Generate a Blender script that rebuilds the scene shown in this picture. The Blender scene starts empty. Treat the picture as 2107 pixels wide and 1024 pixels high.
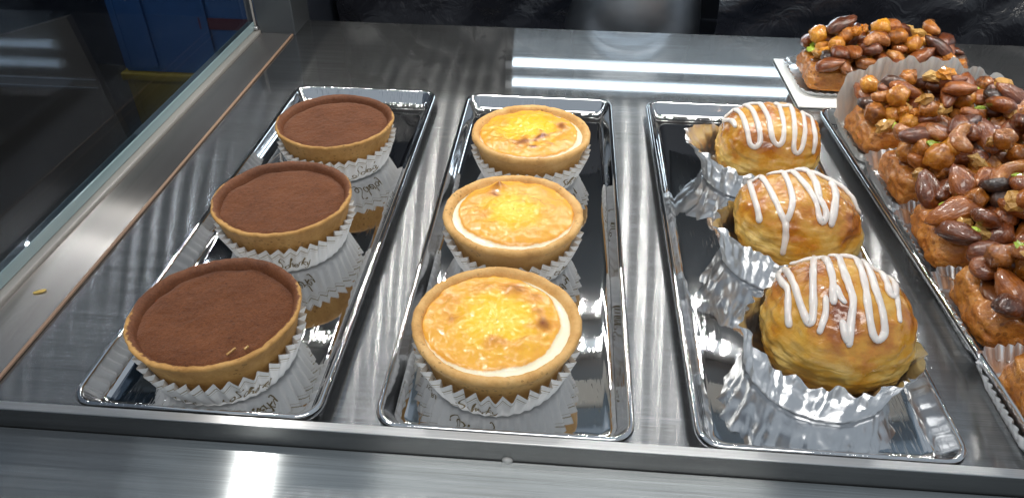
import bpy, bmesh, math, random
from mathutils import Vector, Matrix, noise
from mathutils.bvhtree import BVHTree
R = math.radians
sc = bpy.context.scene
col = sc.collection
rng = random.Random(7)

# ------------------------------------------------------------------ camera
W, H, FPX = 2107.0, 1024.0, 1513.05
CAM = Vector((0.06225, -0.25758, 0.28239))
AX_R = Vector((0.997, 0.0765, 0.0088)).normalized()
AX_F = Vector((-0.0559, 0.7968, -0.6017)).normalized()
AX_U = AX_R.cross(AX_F).normalized()
AX_R = AX_F.cross(AX_U).normalized()
cd = bpy.data.cameras.new('camera'); cam = bpy.data.objects.new('camera', cd); col.objects.link(cam)
cd.sensor_width = 36.0; cd.lens = FPX / W * 36.0; cd.clip_start = 0.005; cd.clip_end = 30
m = Matrix((AX_R, AX_U, -AX_F)).transposed().to_4x4(); m.translation = CAM
cam.matrix_world = m
sc.camera = cam

# ------------------------------------------------------------------ world, exposure
w = bpy.data.worlds.new('World'); sc.world = w; w.use_nodes = True
w.node_tree.nodes['Background'].inputs[0].default_value = (0.80, 0.90, 1.0, 1)
w.node_tree.nodes['Background'].inputs[1].default_value = 0.52
sc.view_settings.view_transform = 'Standard'; sc.view_settings.look = 'None'
sc.view_settings.exposure = 0.0; sc.view_settings.gamma = 1.0
sc.view_settings.use_curve_mapping = False
sc.render.engine = 'CYCLES'
sc.cycles.use_denoising = True
sc.cycles.max_bounces = 10; sc.cycles.glossy_bounces = 6; sc.cycles.diffuse_bounces = 4
sc.cycles.sample_clamp_indirect = 6.0
sc.cycles.blur_glossy = 0.3

# ------------------------------------------------------------------ shop lamps (out of frame)
def area(name, loc, target, sx, sy, power, color):
    l = bpy.data.lights.new(name, 'AREA'); l.shape = 'RECTANGLE'; l.size = sx; l.size_y = sy
    l.energy = power; l.color = color
    o = bpy.data.objects.new(name, l); col.objects.link(o); o.location = loc
    o.rotation_euler = (Vector(target) - Vector(loc)).to_track_quat('-Z', 'Y').to_euler()
    return o
area('ceiling_light_panel', (0.15, -0.75, 2.1), (0.05, 0.1, 0), 1.3, 0.5, 21, (1.0, 0.96, 0.90))
area('ceiling_spot', (-0.785, 0.54, 1.8), (-0.08, -0.05, 0), 0.08, 0.08, 13, (1.0, 0.97, 0.92))

# ------------------------------------------------------------------ helpers
def link(name, me, mat=None, parent=None, smooth=True):
    o = bpy.data.objects.new(name, me); col.objects.link(o)
    if mat is not None:
        me.materials.clear(); me.materials.append(mat)
    if smooth and len(me.polygons):
        me.polygons.foreach_set('use_smooth', [True] * len(me.polygons))
    if parent is not None: o.parent = parent
    return o
def mesh(name, vs, fs):
    me = bpy.data.meshes.new(name); me.from_pydata([tuple(v) for v in vs], [], fs); me.update(); return me
def empty(name, loc, rz=0.0):
    o = bpy.data.objects.new(name, None); col.objects.link(o); o.location = loc; o.rotation_euler = (0, 0, rz)
    o.empty_display_size = 0.01
    return o
def tag(o, label=None, cat=None, group=None, kind=None):
    if label: o['label'] = label
    if cat: o['category'] = cat
    if group: o['group'] = group
    if kind: o['kind'] = kind
    return o
def boxmesh(name, x0, x1, y0, y1, z0, z1, bev=0.0, seg=2):
    bm = bmesh.new(); bmesh.ops.create_cube(bm, size=1)
    for v in bm.verts:
        v.co = Vector(((x0 + x1) / 2 + v.co.x * (x1 - x0), (y0 + y1) / 2 + v.co.y * (y1 - y0), (z0 + z1) / 2 + v.co.z * (z1 - z0)))
    if bev: bmesh.ops.bevel(bm, geom=bm.edges[:], offset=bev, segments=seg, affect='EDGES', profile=0.5)
    me = bpy.data.meshes.new(name); bm.to_mesh(me); bm.free(); return me
def box(name, x0, x1, y0, y1, z0, z1, mat, parent=None, bev=0.0):
    return link(name, boxmesh(name, x0, x1, y0, y1, z0, z1, bev), mat, parent, smooth=False)
def ray(px, py):
    return (AX_F * FPX + AX_R * (px - W / 2) - AX_U * (py - H / 2)).normalized()
def fbm(p, o=4):
    return noise.fractal(Vector(p), 1.0, 2.0, o)
def grid_faces(rows, cols, wrap=True, off=0):
    fs = []
    for i in range(rows - 1):
        for j in range(cols if wrap else cols - 1):
            k = (j + 1) % cols
            fs.append((off + i * cols + j, off + i * cols + k, off + (i + 1) * cols + k, off + (i + 1) * cols + j))
    return fs

# ------------------------------------------------------------------ materials
def newmat(name):
    mt = bpy.data.materials.new(name); mt.use_nodes = True
    nt = mt.node_tree; nt.nodes.clear()
    out = nt.nodes.new('ShaderNodeOutputMaterial')
    return mt, nt, out
def N(nt, t, **kw):
    n = nt.nodes.new(t)
    for k, v in kw.items(): setattr(n, k, v)
    return n
def tex(nt, scale, detail=4, rough=0.55, vec=None, dist=0.0, dims=None):
    n = N(nt, 'ShaderNodeTexNoise'); n.inputs['Scale'].default_value = scale; n.inputs['Detail'].default_value = detail
    n.inputs['Roughness'].default_value = rough; n.inputs['Distortion'].default_value = dist
    if vec is not None: nt.links.new(vec, n.inputs['Vector'])
    return n.outputs['Fac']
def ramp(nt, fac, stops):
    n = N(nt, 'ShaderNodeValToRGB'); e = n.color_ramp.elements
    e[0].position, e[0].color = stops[0][0], (*stops[0][1], 1)
    e[1].position, e[1].color = stops[-1][0], (*stops[-1][1], 1)
    for p, c in stops[1:-1]:
        q = e.new(p); q.color = (*c, 1)
    nt.links.new(fac, n.inputs[0]); return n.outputs[0]
def g(v): return (v, v, v)
def mixc(nt, fac, a, b, mode='MIX'):
    n = N(nt, 'ShaderNodeMix', data_type='RGBA', blend_type=mode)
    for sock, val in ((n.inputs[0], fac), (n.inputs[6], a), (n.inputs[7], b)):
        if hasattr(val, 'node'): nt.links.new(val, sock)
        else: sock.default_value = val if isinstance(val, float) else (*val, 1)
    return n.outputs[2]
def mth(nt, op, a, b=None, clamp=False):
    n = N(nt, 'ShaderNodeMath', operation=op, use_clamp=clamp)
    for i, v in enumerate((a, b)):
        if v is None: continue
        if hasattr(v, 'node'): nt.links.new(v, n.inputs[i])
        else: n.inputs[i].default_value = v
    return n.outputs[0]
def coords(nt, kind='Object', scale=None, rot=None):
    tc = N(nt, 'ShaderNodeTexCoord'); v = tc.outputs[kind]
    if scale is not None or rot is not None:
        mp = N(nt, 'ShaderNodeMapping')
        if scale is not None: mp.inputs['Scale'].default_value = scale
        if rot is not None: mp.inputs['Rotation'].default_value = rot
        nt.links.new(v, mp.inputs['Vector']); v = mp.outputs[0]
    return v
def seeded(nt, scale=1.0):
    """object coordinates pushed apart per object so copies differ"""
    tc = N(nt, 'ShaderNodeTexCoord'); oi = N(nt, 'ShaderNodeObjectInfo')
    a = N(nt, 'ShaderNodeVectorMath', operation='SCALE'); nt.links.new(oi.outputs['Location'], a.inputs[0]); a.inputs['Scale'].default_value = 7.3
    b = N(nt, 'ShaderNodeVectorMath', operation='ADD'); nt.links.new(tc.outputs['Object'], b.inputs[0]); nt.links.new(a.outputs[0], b.inputs[1])
    return b.outputs[0]
def bump(nt, h, strength, dist=0.001, normal=None):
    n = N(nt, 'ShaderNodeBump'); n.inputs['Strength'].default_value = strength; n.inputs['Distance'].default_value = dist
    nt.links.new(h, n.inputs['Height'])
    if normal is not None: nt.links.new(normal, n.inputs['Normal'])
    return n.outputs[0]
def principled(nt, out, base, rough=0.5, normal=None, **kw):
    b = N(nt, 'ShaderNodeBsdfPrincipled')
    def put(k, v):
        if hasattr(v, 'node'): nt.links.new(v, b.inputs[k])
        elif isinstance(v, tuple): b.inputs[k].default_value = (*v, 1) if len(v) == 3 and b.inputs[k].type == 'RGBA' else v
        else: b.inputs[k].default_value = v
    put('Base Color', base); put('Roughness', rough)
    if normal is not None: nt.links.new(normal, b.inputs['Normal'])
    for k, v in kw.items(): put(k.replace('_', ' '), v)
    nt.links.new(b.outputs[0], out.inputs[0]); return b
def plain(name, c, rough=0.5, **kw):
    mt, nt, out = newmat(name); principled(nt, out, c, rough, **kw); return mt
def emit(name, c, s):
    mt, nt, out = newmat(name); e = N(nt, 'ShaderNodeEmission'); e.inputs[0].default_value = (*c, 1); e.inputs[1].default_value = s
    nt.links.new(e.outputs[0], out.inputs[0]); return mt

def brushed(name, axis='X', c0=0.42, c1=0.60, rough=0.22, an=0.86, sharp=0.0, sharp_rough=0.07, tint=(1, 1, 1.0)):
    mt, nt, out = newmat(name)
    sv = {'X': (14, 1500, 1500), 'Y': (1500, 14, 1500)}[axis]
    v = coords(nt, 'Object', sv)
    n1 = tex(nt, 1.0, 3, 0.6, v)
    v2 = coords(nt, 'Object', {'X': (3, 260, 260), 'Y': (260, 3, 260)}[axis])
    n2 = tex(nt, 1.0, 2, 0.5, v2)
    bl = tex(nt, 14.0, 3, 0.6, coords(nt))
    f = mth(nt, 'ADD', mth(nt, 'MULTIPLY', n1, 0.55), mth(nt, 'ADD', mth(nt, 'MULTIPLY', n2, 0.3), mth(nt, 'MULTIPLY', bl, 0.25)))
    c = ramp(nt, f, [(0.35, tuple(c0 * t for t in tint)), (0.72, tuple(c1 * t for t in tint))])
    gl = N(nt, 'ShaderNodeBsdfAnisotropic', distribution='GGX')
    gl.inputs['Roughness'].default_value = rough; gl.inputs['Anisotropy'].default_value = an
    tg = N(nt, 'ShaderNodeCombineXYZ'); tg.inputs[0 if axis == 'X' else 1].default_value = 1.0
    nt.links.new(tg.outputs[0], gl.inputs['Tangent']); nt.links.new(c, gl.inputs['Color'])
    sh = gl.outputs[0]
    df = N(nt, 'ShaderNodeBsdfDiffuse'); nt.links.new(c, df.inputs[0])
    mx = N(nt, 'ShaderNodeMixShader'); mx.inputs[0].default_value = 0.10
    nt.links.new(sh, mx.inputs[1]); nt.links.new(df.outputs[0], mx.inputs[2]); sh = mx.outputs[0]
    if sharp:
        g2 = N(nt, 'ShaderNodeBsdfAnisotropic', distribution='GGX'); g2.inputs['Roughness'].default_value = sharp_rough
        nt.links.new(c, g2.inputs['Color'])
        m2 = N(nt, 'ShaderNodeMixShader'); sy = N(nt, 'ShaderNodeSeparateXYZ'); nt.links.new(coords(nt), sy.inputs[0])
        # polish added behind the trays so the added tubes mirror in the floor
        pol = N(nt, 'ShaderNodeMapRange', interpolation_type='SMOOTHSTEP'); nt.links.new(sy.outputs[1], pol.inputs[0])
        pol.inputs[1].default_value = 0.315; pol.inputs[2].default_value = 0.350; pol.inputs[3].default_value = 0.0; pol.inputs[4].default_value = sharp
        nt.links.new(pol.outputs[0], m2.inputs[0])
        nt.links.new(sh, m2.inputs[1]); nt.links.new(g2.outputs[0], m2.inputs[2]); sh = m2.outputs[0]
    nt.links.new(sh, out.inputs[0]); return mt

def tray_steel():
    mt, nt, out = newmat('polished_tray_steel')
    hs = None
    for k, (rz, sx, th) in enumerate([(0.3, 900, 0.70), (1.3, 800, 0.71), (2.2, 1000, 0.70), (2.8, 700, 0.72), (0.9, 850, 0.715)]):
        v = coords(nt, 'Object', (sx, 55, 60), (0, 0, rz))
        n = tex(nt, 1.0, 1, 0.4, v, 0.25)
        s = mth(nt, 'MULTIPLY', mth(nt, 'SUBTRACT', n, th - 0.05, True), 9.0, True)
        hs = s if hs is None else mth(nt, 'MAXIMUM', hs, s)
    dn = tex(nt, 9.0, 3, 0.6, seeded(nt))
    wear = ramp(nt, tex(nt, 13.0, 2, 0.6, seeded(nt)), [(0.50, g(0.04)), (0.70, g(1.0))])
    hw = mth(nt, 'MULTIPLY', hs, wear)
    nb = bump(nt, hw, 0.30, 0.0002, bump(nt, dn, 0.05, 0.0008))
    c = mixc(nt, mth(nt, 'MULTIPLY', hw, 0.5), (0.60, 0.61, 0.625), (0.82, 0.82, 0.82))
    b = principled(nt, out, c, 0.045, nb, Metallic=1.0)
    rr = ramp(nt, tex(nt, 30.0, 4, 0.65, seeded(nt)), [(0.35, g(0.015)), (0.8, g(0.08))])
    nt.links.new(rr, b.inputs['Roughness'])
    return mt

def foil_mat(name='crumpled_foil', c=(0.93, 0.94, 0.95)):
    mt, nt, out = newmat(name); v = seeded(nt)
    vo = N(nt, 'ShaderNodeTexVoronoi', feature='F1'); vo.inputs['Scale'].default_value = 120; nt.links.new(v, vo.inputs['Vector'])
    n = tex(nt, 420, 3, 0.6, v)
    nb = bump(nt, n, 0.12, 0.0004, bump(nt, vo.outputs['Distance'], 0.16, 0.0014))
    principled(nt, out, c, 0.30, nb, Metallic=0.92); return mt

def paper_mat():
    mt, nt, out = newmat('white_printed_paper')
    uv = N(nt, 'ShaderNodeUVMap'); sp = N(nt, 'ShaderNodeSeparateXYZ'); nt.links.new(uv.outputs[0], sp.inputs[0])
    def line(c, wd):
        d = mth(nt, 'ABSOLUTE', mth(nt, 'SUBTRACT', sp.outputs[1], c))
        return mth(nt, 'LESS_THAN', d, wd)
    ln = mth(nt, 'MAXIMUM', line(0.79, 0.017), mth(nt, 'MULTIPLY', line(0.70, 0.010), 0.55))
    n = tex(nt, 300, 3, 0.6, seeded(nt))
    base = mixc(nt, n, (0.80, 0.81, 0.81), (0.88, 0.88, 0.87))
    c = mixc(nt, mth(nt, 'MULTIPLY', ln, 0.85), base, (0.30, 0.24, 0.12))
    d = N(nt, 'ShaderNodeBsdfDiffuse'); nt.links.new(c, d.inputs[0])
    t = N(nt, 'ShaderNodeBsdfTranslucent'); nt.links.new(c, t.inputs[0])
    mx = N(nt, 'ShaderNodeMixShader'); mx.inputs[0].default_value = 0.12
    nt.links.new(d.outputs[0], mx.inputs[1]); nt.links.new(t.outputs[0], mx.inputs[2])
    gl = N(nt, 'ShaderNodeBsdfAnisotropic'); gl.inputs['Roughness'].default_value = 0.4
    m2 = N(nt, 'ShaderNodeMixShader'); m2.inputs[0].default_value = 0.04
    nt.links.new(mx.outputs[0], m2.inputs[1]); nt.links.new(gl.outputs[0], m2.inputs[2])
    nt.links.new(m2.outputs[0], out.inputs[0]); return mt

COCOA0, COCOA1 = (0.082, 0.027, 0.011), (0.190, 0.070, 0.029)
def cocoa_color(nt, v):
    n = tex(nt, 900, 5, 0.75, v); n2 = tex(nt, 60, 3, 0.6, v)
    f = mth(nt, 'ADD', mth(nt, 'MULTIPLY', n, 0.65), mth(nt, 'MULTIPLY', n2, 0.35))
    return ramp(nt, f, [(0.34, COCOA0), (0.66, COCOA1)]), n
def cocoa_mat():
    mt, nt, out = newmat('cocoa_powder'); v = seeded(nt)
    c, n = cocoa_color(nt, v)
    gr = tex(nt, 2200, 3, 0.7, v)
    sp = mth(nt, 'GREATER_THAN', tex(nt, 520, 2, 0.5, v), 0.69)
    c = mixc(nt, mth(nt, 'MULTIPLY', sp, 0.55), c, (0.045, 0.014, 0.007))
    nb = bump(nt, gr, 0.5, 0.0005, bump(nt, tex(nt, 260, 4, 0.7, v), 0.8, 0.0013))
    principled(nt, out, c, 0.95, nb, Specular_IOR_Level=0.1, Sheen_Weight=0.15, Sheen_Roughness=0.5); return mt
def crust_mat(name, lo, mid, hi, cocoa=False):
    mt, nt, out = newmat(name); v = seeded(nt)
    n = tex(nt, 70, 5, 0.62, v); f = tex(nt, 700, 3, 0.6, v)
    ff = mth(nt, 'ADD', mth(nt, 'MULTIPLY', n, 0.75), mth(nt, 'MULTIPLY', f, 0.25))
    c = ramp(nt, ff, [(0.3, lo), (0.5, mid), (0.7, hi)])
    # small baked pits
    vo = N(nt, 'ShaderNodeTexVoronoi'); vo.inputs['Scale'].default_value = 330; vo.inputs['Randomness'].default_value = 1.0; nt.links.new(v, vo.inputs['Vector'])
    msk = ramp(nt, tex(nt, 45, 2, 0.5, v), [(0.50, g(0)), (0.62, g(1))])
    pit = mth(nt, 'MULTIPLY', mth(nt, 'LESS_THAN', vo.outputs['Distance'], 0.27), msk)
    c = mixc(nt, mth(nt, 'MULTIPLY', pit, 0.45), c, tuple(x * 0.28 for x in lo))
    hgt = mth(nt, 'SUBTRACT', tex(nt, 380, 4, 0.65, v), mth(nt, 'MULTIPLY', pit, 0.9))
    nb = bump(nt, hgt, 0.55, 0.0010)
    rough = 0.62
    if cocoa:
        at = N(nt, 'ShaderNodeAttribute', attribute_name='dust')
        dn = mth(nt, 'ADD', at.outputs['Fac'], mth(nt, 'MULTIPLY', mth(nt, 'SUBTRACT', tex(nt, 330, 4, 0.7, v), 0.5), 1.1))
        dn = mth(nt, 'ADD', dn, mth(nt, 'MULTIPLY', mth(nt, 'SUBTRACT', tex(nt, 48, 2, 0.5, v), 0.5), 0.9))
        k = ramp(nt, dn, [(0.42, g(0)), (0.62, g(1))])
        cc, _ = cocoa_color(nt, v)
        c = mixc(nt, k, c, cc)
    principled(nt, out, c, rough, nb, Specular_IOR_Level=0.3, Subsurface_Weight=0.08, Subsurface_Radius=(0.004, 0.002, 0.001), Subsurface_Scale=0.4)
    return mt
def custard_mat():
    mt, nt, out = newmat('baked_cheese_custard'); v = seeded(nt)
    br = N(nt, 'ShaderNodeAttribute', attribute_name='brown').outputs['Fac']
    wh = N(nt, 'ShaderNodeAttribute', attribute_name='cream').outputs['Fac']
    yo = N(nt, 'ShaderNodeAttribute', attribute_name='yolk').outputs['Fac']
    n = tex(nt, 150, 5, 0.65, v); n2 = tex(nt, 420, 4, 0.65, v)
    yb = mth(nt, 'ADD', yo, mth(nt, 'MULTIPLY', mth(nt, 'SUBTRACT', n, 0.5), 0.55))
    base = ramp(nt, yb, [(0.0, (0.80, 0.40, 0.060)), (0.35, (0.84, 0.46, 0.035)), (0.65, (0.88, 0.53, 0.022)), (1.0, (0.89, 0.62, 0.050))])
    b2 = mth(nt, 'ADD', br, mth(nt, 'MULTIPLY', mth(nt, 'SUBTRACT', n2, 0.5), 0.28))
    base = mixc(nt, ramp(nt, b2, [(0.12, g(0)), (0.5, g(0.85))]), base, (0.72, 0.31, 0.035))
    base = mixc(nt, ramp(nt, b2, [(0.5, g(0)), (0.95, g(0.95))]), base, (0.21, 0.05, 0.012))
    w2 = mth(nt, 'ADD', wh, mth(nt, 'MULTIPLY', mth(nt, 'SUBTRACT', n2, 0.5), 0.5))
    base = mixc(nt, ramp(nt, w2, [(0.35, g(0)), (0.65, g(1))]), base, (0.90, 0.86, 0.66))
    nb = bump(nt, n2, 0.14, 0.0010, bump(nt, n, 0.30, 0.0022))
    gl = ramp(nt, wh, [(0.2, g(0.20)), (0.7, g(0.45))])
    principled(nt, out, base, gl, nb, Subsurface_Weight=0.25, Subsurface_Radius=(0.006, 0.004, 0.0015), Subsurface_Scale=0.5,
               Coat_Weight=0.5, Coat_Roughness=0.10)
    return mt
def puff_mat():
    mt, nt, out = newmat('glazed_puff_pastry'); v = seeded(nt)
    bk = N(nt, 'ShaderNodeAttribute', attribute_name='bake').outputs['Fac']
    n = tex(nt, 60, 5, 0.65, v); n2 = tex(nt, 260, 4, 0.65, v)
    # thin leaf edges run round the sides
    tc = N(nt, 'ShaderNodeTexCoord'); mp = N(nt, 'ShaderNodeMapping'); mp.inputs['Scale'].default_value = (55, 55, 480)
    nt.links.new(tc.outputs['Object'], mp.inputs['Vector'])
    lay = tex(nt, 1.0, 4, 0.6, mp.outputs[0], 0.6)
    f = mth(nt, 'ADD', bk, mth(nt, 'ADD', mth(nt, 'MULTIPLY', mth(nt, 'SUBTRACT', n, 0.5), 0.95), mth(nt, 'MULTIPLY', mth(nt, 'SUBTRACT', n2, 0.5), 0.28)))
    c = ramp(nt, f, [(0.02, (0.68, 0.46, 0.12)), (0.26, (0.63, 0.35, 0.052)), (0.50, (0.58, 0.27, 0.024)), (0.76, (0.44, 0.145, 0.011)), (1.0, (0.20, 0.045, 0.007))])
    side = mth(nt, 'SUBTRACT', 1.0, mth(nt, 'MULTIPLY', bk, 1.7), True)
    lk = mth(nt, 'MULTIPLY', ramp(nt, lay, [(0.46, g(0)), (0.60, g(1))]), side)
    c = mixc(nt, mth(nt, 'MULTIPLY', lk, 0.35), c, (0.82, 0.62, 0.28))
    # stretched wrinkles on the glazed top
    mp2 = N(nt, 'ShaderNodeMapping'); mp2.inputs['Scale'].default_value = (130, 420, 130); mp2.inputs['Rotation'].default_value = (0, 0, 0.35)
    nt.links.new(tc.outputs['Object'], mp2.inputs['Vector'])
    wr = tex(nt, 1.0, 3, 0.6, mp2.outputs[0], 0.5)
    hh = mth(nt, 'ADD', mth(nt, 'MULTIPLY', wr, bk), mth(nt, 'ADD', mth(nt, 'MULTIPLY', lay, side), mth(nt, 'MULTIPLY', n2, 0.5)))
    nb = bump(nt, hh, 0.65, 0.0013)
    rg = ramp(nt, bk, [(0.2, g(0.45)), (0.6, g(0.22))])
    principled(nt, out, c, rg, nb, Coat_Weight=0.8, Coat_Roughness=0.09, Subsurface_Weight=0.08, Subsurface_Radius=(0.004, 0.002, 0.001), Subsurface_Scale=0.4)
    return mt
def icing_mat():
    mt, nt, out = newmat('white_sugar_icing'); v = seeded(nt)
    n = tex(nt, 160, 3, 0.6, v)
    c = mixc(nt, n, (0.68, 0.62, 0.58), (0.80, 0.76, 0.73))
    principled(nt, out, c, 0.30, bump(nt, n, 0.15, 0.0008), Subsurface_Weight=0.35, Subsurface_Radius=(0.003, 0.002, 0.0015), Subsurface_Scale=0.5, Coat_Weight=0.25, Coat_Roughness=0.15)
    return mt
def cake_mat():
    mt, nt, out = newmat('caramel_soaked_cake'); v = seeded(nt)
    n = tex(nt, 90, 5, 0.68, v); n2 = tex(nt, 520, 4, 0.65, v)
    f = mth(nt, 'ADD', mth(nt, 'MULTIPLY', n, 0.7), mth(nt, 'MULTIPLY', n2, 0.3))
    c = ramp(nt, f, [(0.28, (0.17, 0.045, 0.009)), (0.44, (0.42, 0.140, 0.020)), (0.58, (0.57, 0.235, 0.040)), (0.74, (0.70, 0.38, 0.09))])
    vo = N(nt, 'ShaderNodeTexVoronoi'); vo.inputs['Scale'].default_value = 240; nt.links.new(v, vo.inputs['Vector'])
    pit = mth(nt, 'MULTIPLY', mth(nt, 'LESS_THAN', vo.outputs['Distance'], 0.30), mth(nt, 'GREATER_THAN', tex(nt, 80, 2, 0.5, v), 0.5))
    c = mixc(nt, mth(nt, 'MULTIPLY', pit, 0.5), c, (0.11, 0.028, 0.007))
    h = mth(nt, 'SUBTRACT', mth(nt, 'ADD', n2, n), mth(nt, 'MULTIPLY', pit, 0.7))
    principled(nt, out, c, 0.32, bump(nt, h, 0.7, 0.0016), Coat_Weight=0.6, Coat_Roughness=0.15, Subsurface_Weight=0.06, Subsurface_Radius=(0.004, 0.002, 0.001), Subsurface_Scale=0.4)
    return mt
def nut_mat(name, lo, mid, hi, streak=False, gloss=0.2):
    mt, nt, out = newmat(name); v = seeded(nt); oi = N(nt, 'ShaderNodeObjectInfo')
    n = tex(nt, 120, 4, 0.65, v)
    if streak:
        vv = coords(nt, 'Object', (60, 420, 420)); n2 = tex(nt, 1.0, 3, 0.6, vv, 0.4)
    else: n2 = tex(nt, 420, 4, 0.6, v)
    f = mth(nt, 'ADD', mth(nt, 'ADD', mth(nt, 'MULTIPLY', n, 0.65), mth(nt, 'MULTIPLY', n2, 0.25)), mth(nt, 'MULTIPLY', mth(nt, 'SUBTRACT', oi.outputs['Random'], 0.5), 0.32))
    c = ramp(nt, f, [(0.22, lo), (0.46, mid), (0.68, hi)])
    principled(nt, out, c, gloss, bump(nt, mth(nt, 'ADD', n2, n), 0.85, 0.0016), Coat_Weight=0.7, Coat_Roughness=0.08)
    return mt

M_floor = brushed('brushed_floor_steel', 'X', 0.22, 0.43, 0.20, 0.83, sharp=0.66, sharp_rough=0.06, tint=(0.97, 1.0, 1.03))
M_ledge = brushed('brushed_ledge_steel', 'Y', 0.36, 0.50, 0.27, 0.75, tint=(1.04, 1.0, 0.98))
M_front = brushed('brushed_front_steel', 'X', 0.30, 0.54, 0.24, 0.86, tint=(0.95, 1.01, 1.03))
M_lip = brushed('shaded_lip_steel', 'X', 0.13, 0.24, 0.25, 0.70, tint=(0.98, 1.0, 1.0))  # darker copy of the lip steel, shade on the face put into colour
M_lip_lit = brushed('lit_lip_steel', 'X', 0.50, 0.72, 0.28, 0.75)  # brighter copy of the lip steel, light on the top put into colour
M_post = plain('satin_post_steel', (0.13, 0.14, 0.15), 0.42, Metallic=0.8)
M_tray = tray_steel()
M_foil = foil_mat()
M_paper = paper_mat()
M_cocoa = cocoa_mat()
M_crust_choc = crust_mat('golden_tart_crust', (0.33, 0.165, 0.045), (0.47, 0.255, 0.080), (0.58, 0.345, 0.125), cocoa=True)
M_crust_ch = crust_mat('pale_tart_crust', (0.50, 0.26, 0.080), (0.65, 0.38, 0.135), (0.74, 0.48, 0.21))
M_custard = custard_mat()
M_puff = puff_mat()
M_icing = icing_mat()
M_cake = cake_mat()
M_print = plain('brown_print', (0.20, 0.15, 0.07), 0.6)
M_almond = nut_mat('roasted_almond_skin', (0.035, 0.010, 0.005), (0.16, 0.038, 0.008), (0.38, 0.12, 0.018), True, 0.32)
M_hazel = nut_mat('caramel_hazelnut', (0.10, 0.028, 0.008), (0.44, 0.145, 0.012), (0.70, 0.32, 0.028))
M_cashew = nut_mat('caramel_cashew', (0.16, 0.045, 0.010), (0.36, 0.12, 0.022), (0.55, 0.25, 0.06))
M_burnt = nut_mat('burnt_nut', (0.010, 0.005, 0.004), (0.035, 0.015, 0.010), (0.11, 0.045, 0.022), False, 0.35)
M_chip = nut_mat('cut_nut_face', (0.36, 0.17, 0.03), (0.52, 0.29, 0.07), (0.64, 0.42, 0.15), False, 0.4)
M_pist = nut_mat('pistachio_green', (0.20, 0.28, 0.015), (0.38, 0.55, 0.03), (0.52, 0.66, 0.08), False, 0.35)
M_caramel = plain('dark_caramel', (0.16, 0.05, 0.012), 0.25, Coat_Weight=0.6, Coat_Roughness=0.06)
M_card = plain('white_card', (0.82, 0.82, 0.80), 0.45)
M_dark = plain('dark_cabinet', (0.022, 0.026, 0.036), 0.35)
M_shelf = plain('shelf_underside', (0.17, 0.18, 0.19), 0.4)
M_white = plain('white_panel', (0.78, 0.80, 0.76), 0.45)
M_blueband = plain('blue_grey_trim', (0.22, 0.30, 0.38), 0.4)
M_alu = plain('aluminium', (0.6, 0.6, 0.6), 0.35, Metallic=1.0)
M_led = emit('white_led', (1.0, 0.97, 0.90), 520.0)
M_tube = emit('added_white_tube', (0.76, 0.90, 1.0), 9.5)
M_brown = plain('brown_sealant', (0.30, 0.19, 0.13), 0.5)

# ------------------------------------------------------------------ the setting
def sheet(name, x0, x1, y0, y1, z, mat, nx=1, ny=1):
    vs = [(x0 + (x1 - x0) * i / nx, y0 + (y1 - y0) * j / ny, z) for j in range(ny + 1) for i in range(nx + 1)]
    fs = [(j * (nx + 1) + i, j * (nx + 1) + i + 1, (j + 1) * (nx + 1) + i + 1, (j + 1) * (nx + 1) + i) for j in range(ny) for i in range(nx)]
    return link(name, mesh(name, vs, fs), mat)
tag(box('display_floor', -0.2158, 0.75, -0.041, 0.505, -0.02, 0.0, M_floor), kind='structure')
tag(box('front_ledge', -0.62, 0.75, -0.34, -0.0465, -0.02, 0.0, M_front), kind='structure')
lip = tag(box('front_lip', -0.62, 0.75, -0.0458, -0.0418, -0.02, 0.0126, M_lip), kind='structure')
box('lip_lit_top', -0.62, 0.75, -0.0462, -0.0415, 0.0127, 0.0136, M_lip_lit, lip, bev=0.0003)  # thin bright strip imitates light along the top edge of the lip
led = box('side_ledge', -0.2500, -0.2168, -0.041, 0.462, -0.02, 0.0012, M_ledge, bev=0.0003); tag(led, kind='structure')
sj = box('sealant_joint', -0.21775, -0.2159, -0.0408, 0.46, 0.0002, 0.0019, M_brown, led, bev=0.0004)
# corner post between side glass and the back opening
tag(box('corner_post', -0.2535, -0.2145, 0.4625, 0.512, -0.02, 0.25, M_post, bev=0.0008), kind='structure')
tag(box('corner_panel', -0.262, -0.2146, 0.5125, 0.72, -0.06, 0.33, M_dark), kind='structure')
tag(box('back_wall', -0.26, 0.80, 0.72, 0.74, -0.06, 0.34, M_dark), kind='structure')
tag(box('back_sill', -0.2145, 0.80, 0.506, 0.72, -0.09, -0.058, M_dark), kind='structure')
# canopy over the goods: seen only as a reflection in the trays
tag(box('upper_shelf', -0.72, 0.80, 0.272, 0.66, 0.262, 0.275, M_shelf), kind='structure')
tag(box('shelf_front_panel', -0.72, 0.80, 0.240, 0.2715, 0.252, 0.275, M_white, bev=0.003), kind='structure')
tag(box('shelf_front_trim', -0.72, 0.80, 0.216, 0.2395, 0.256, 0.275, M_blueband, bev=0.002), kind='structure')

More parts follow.
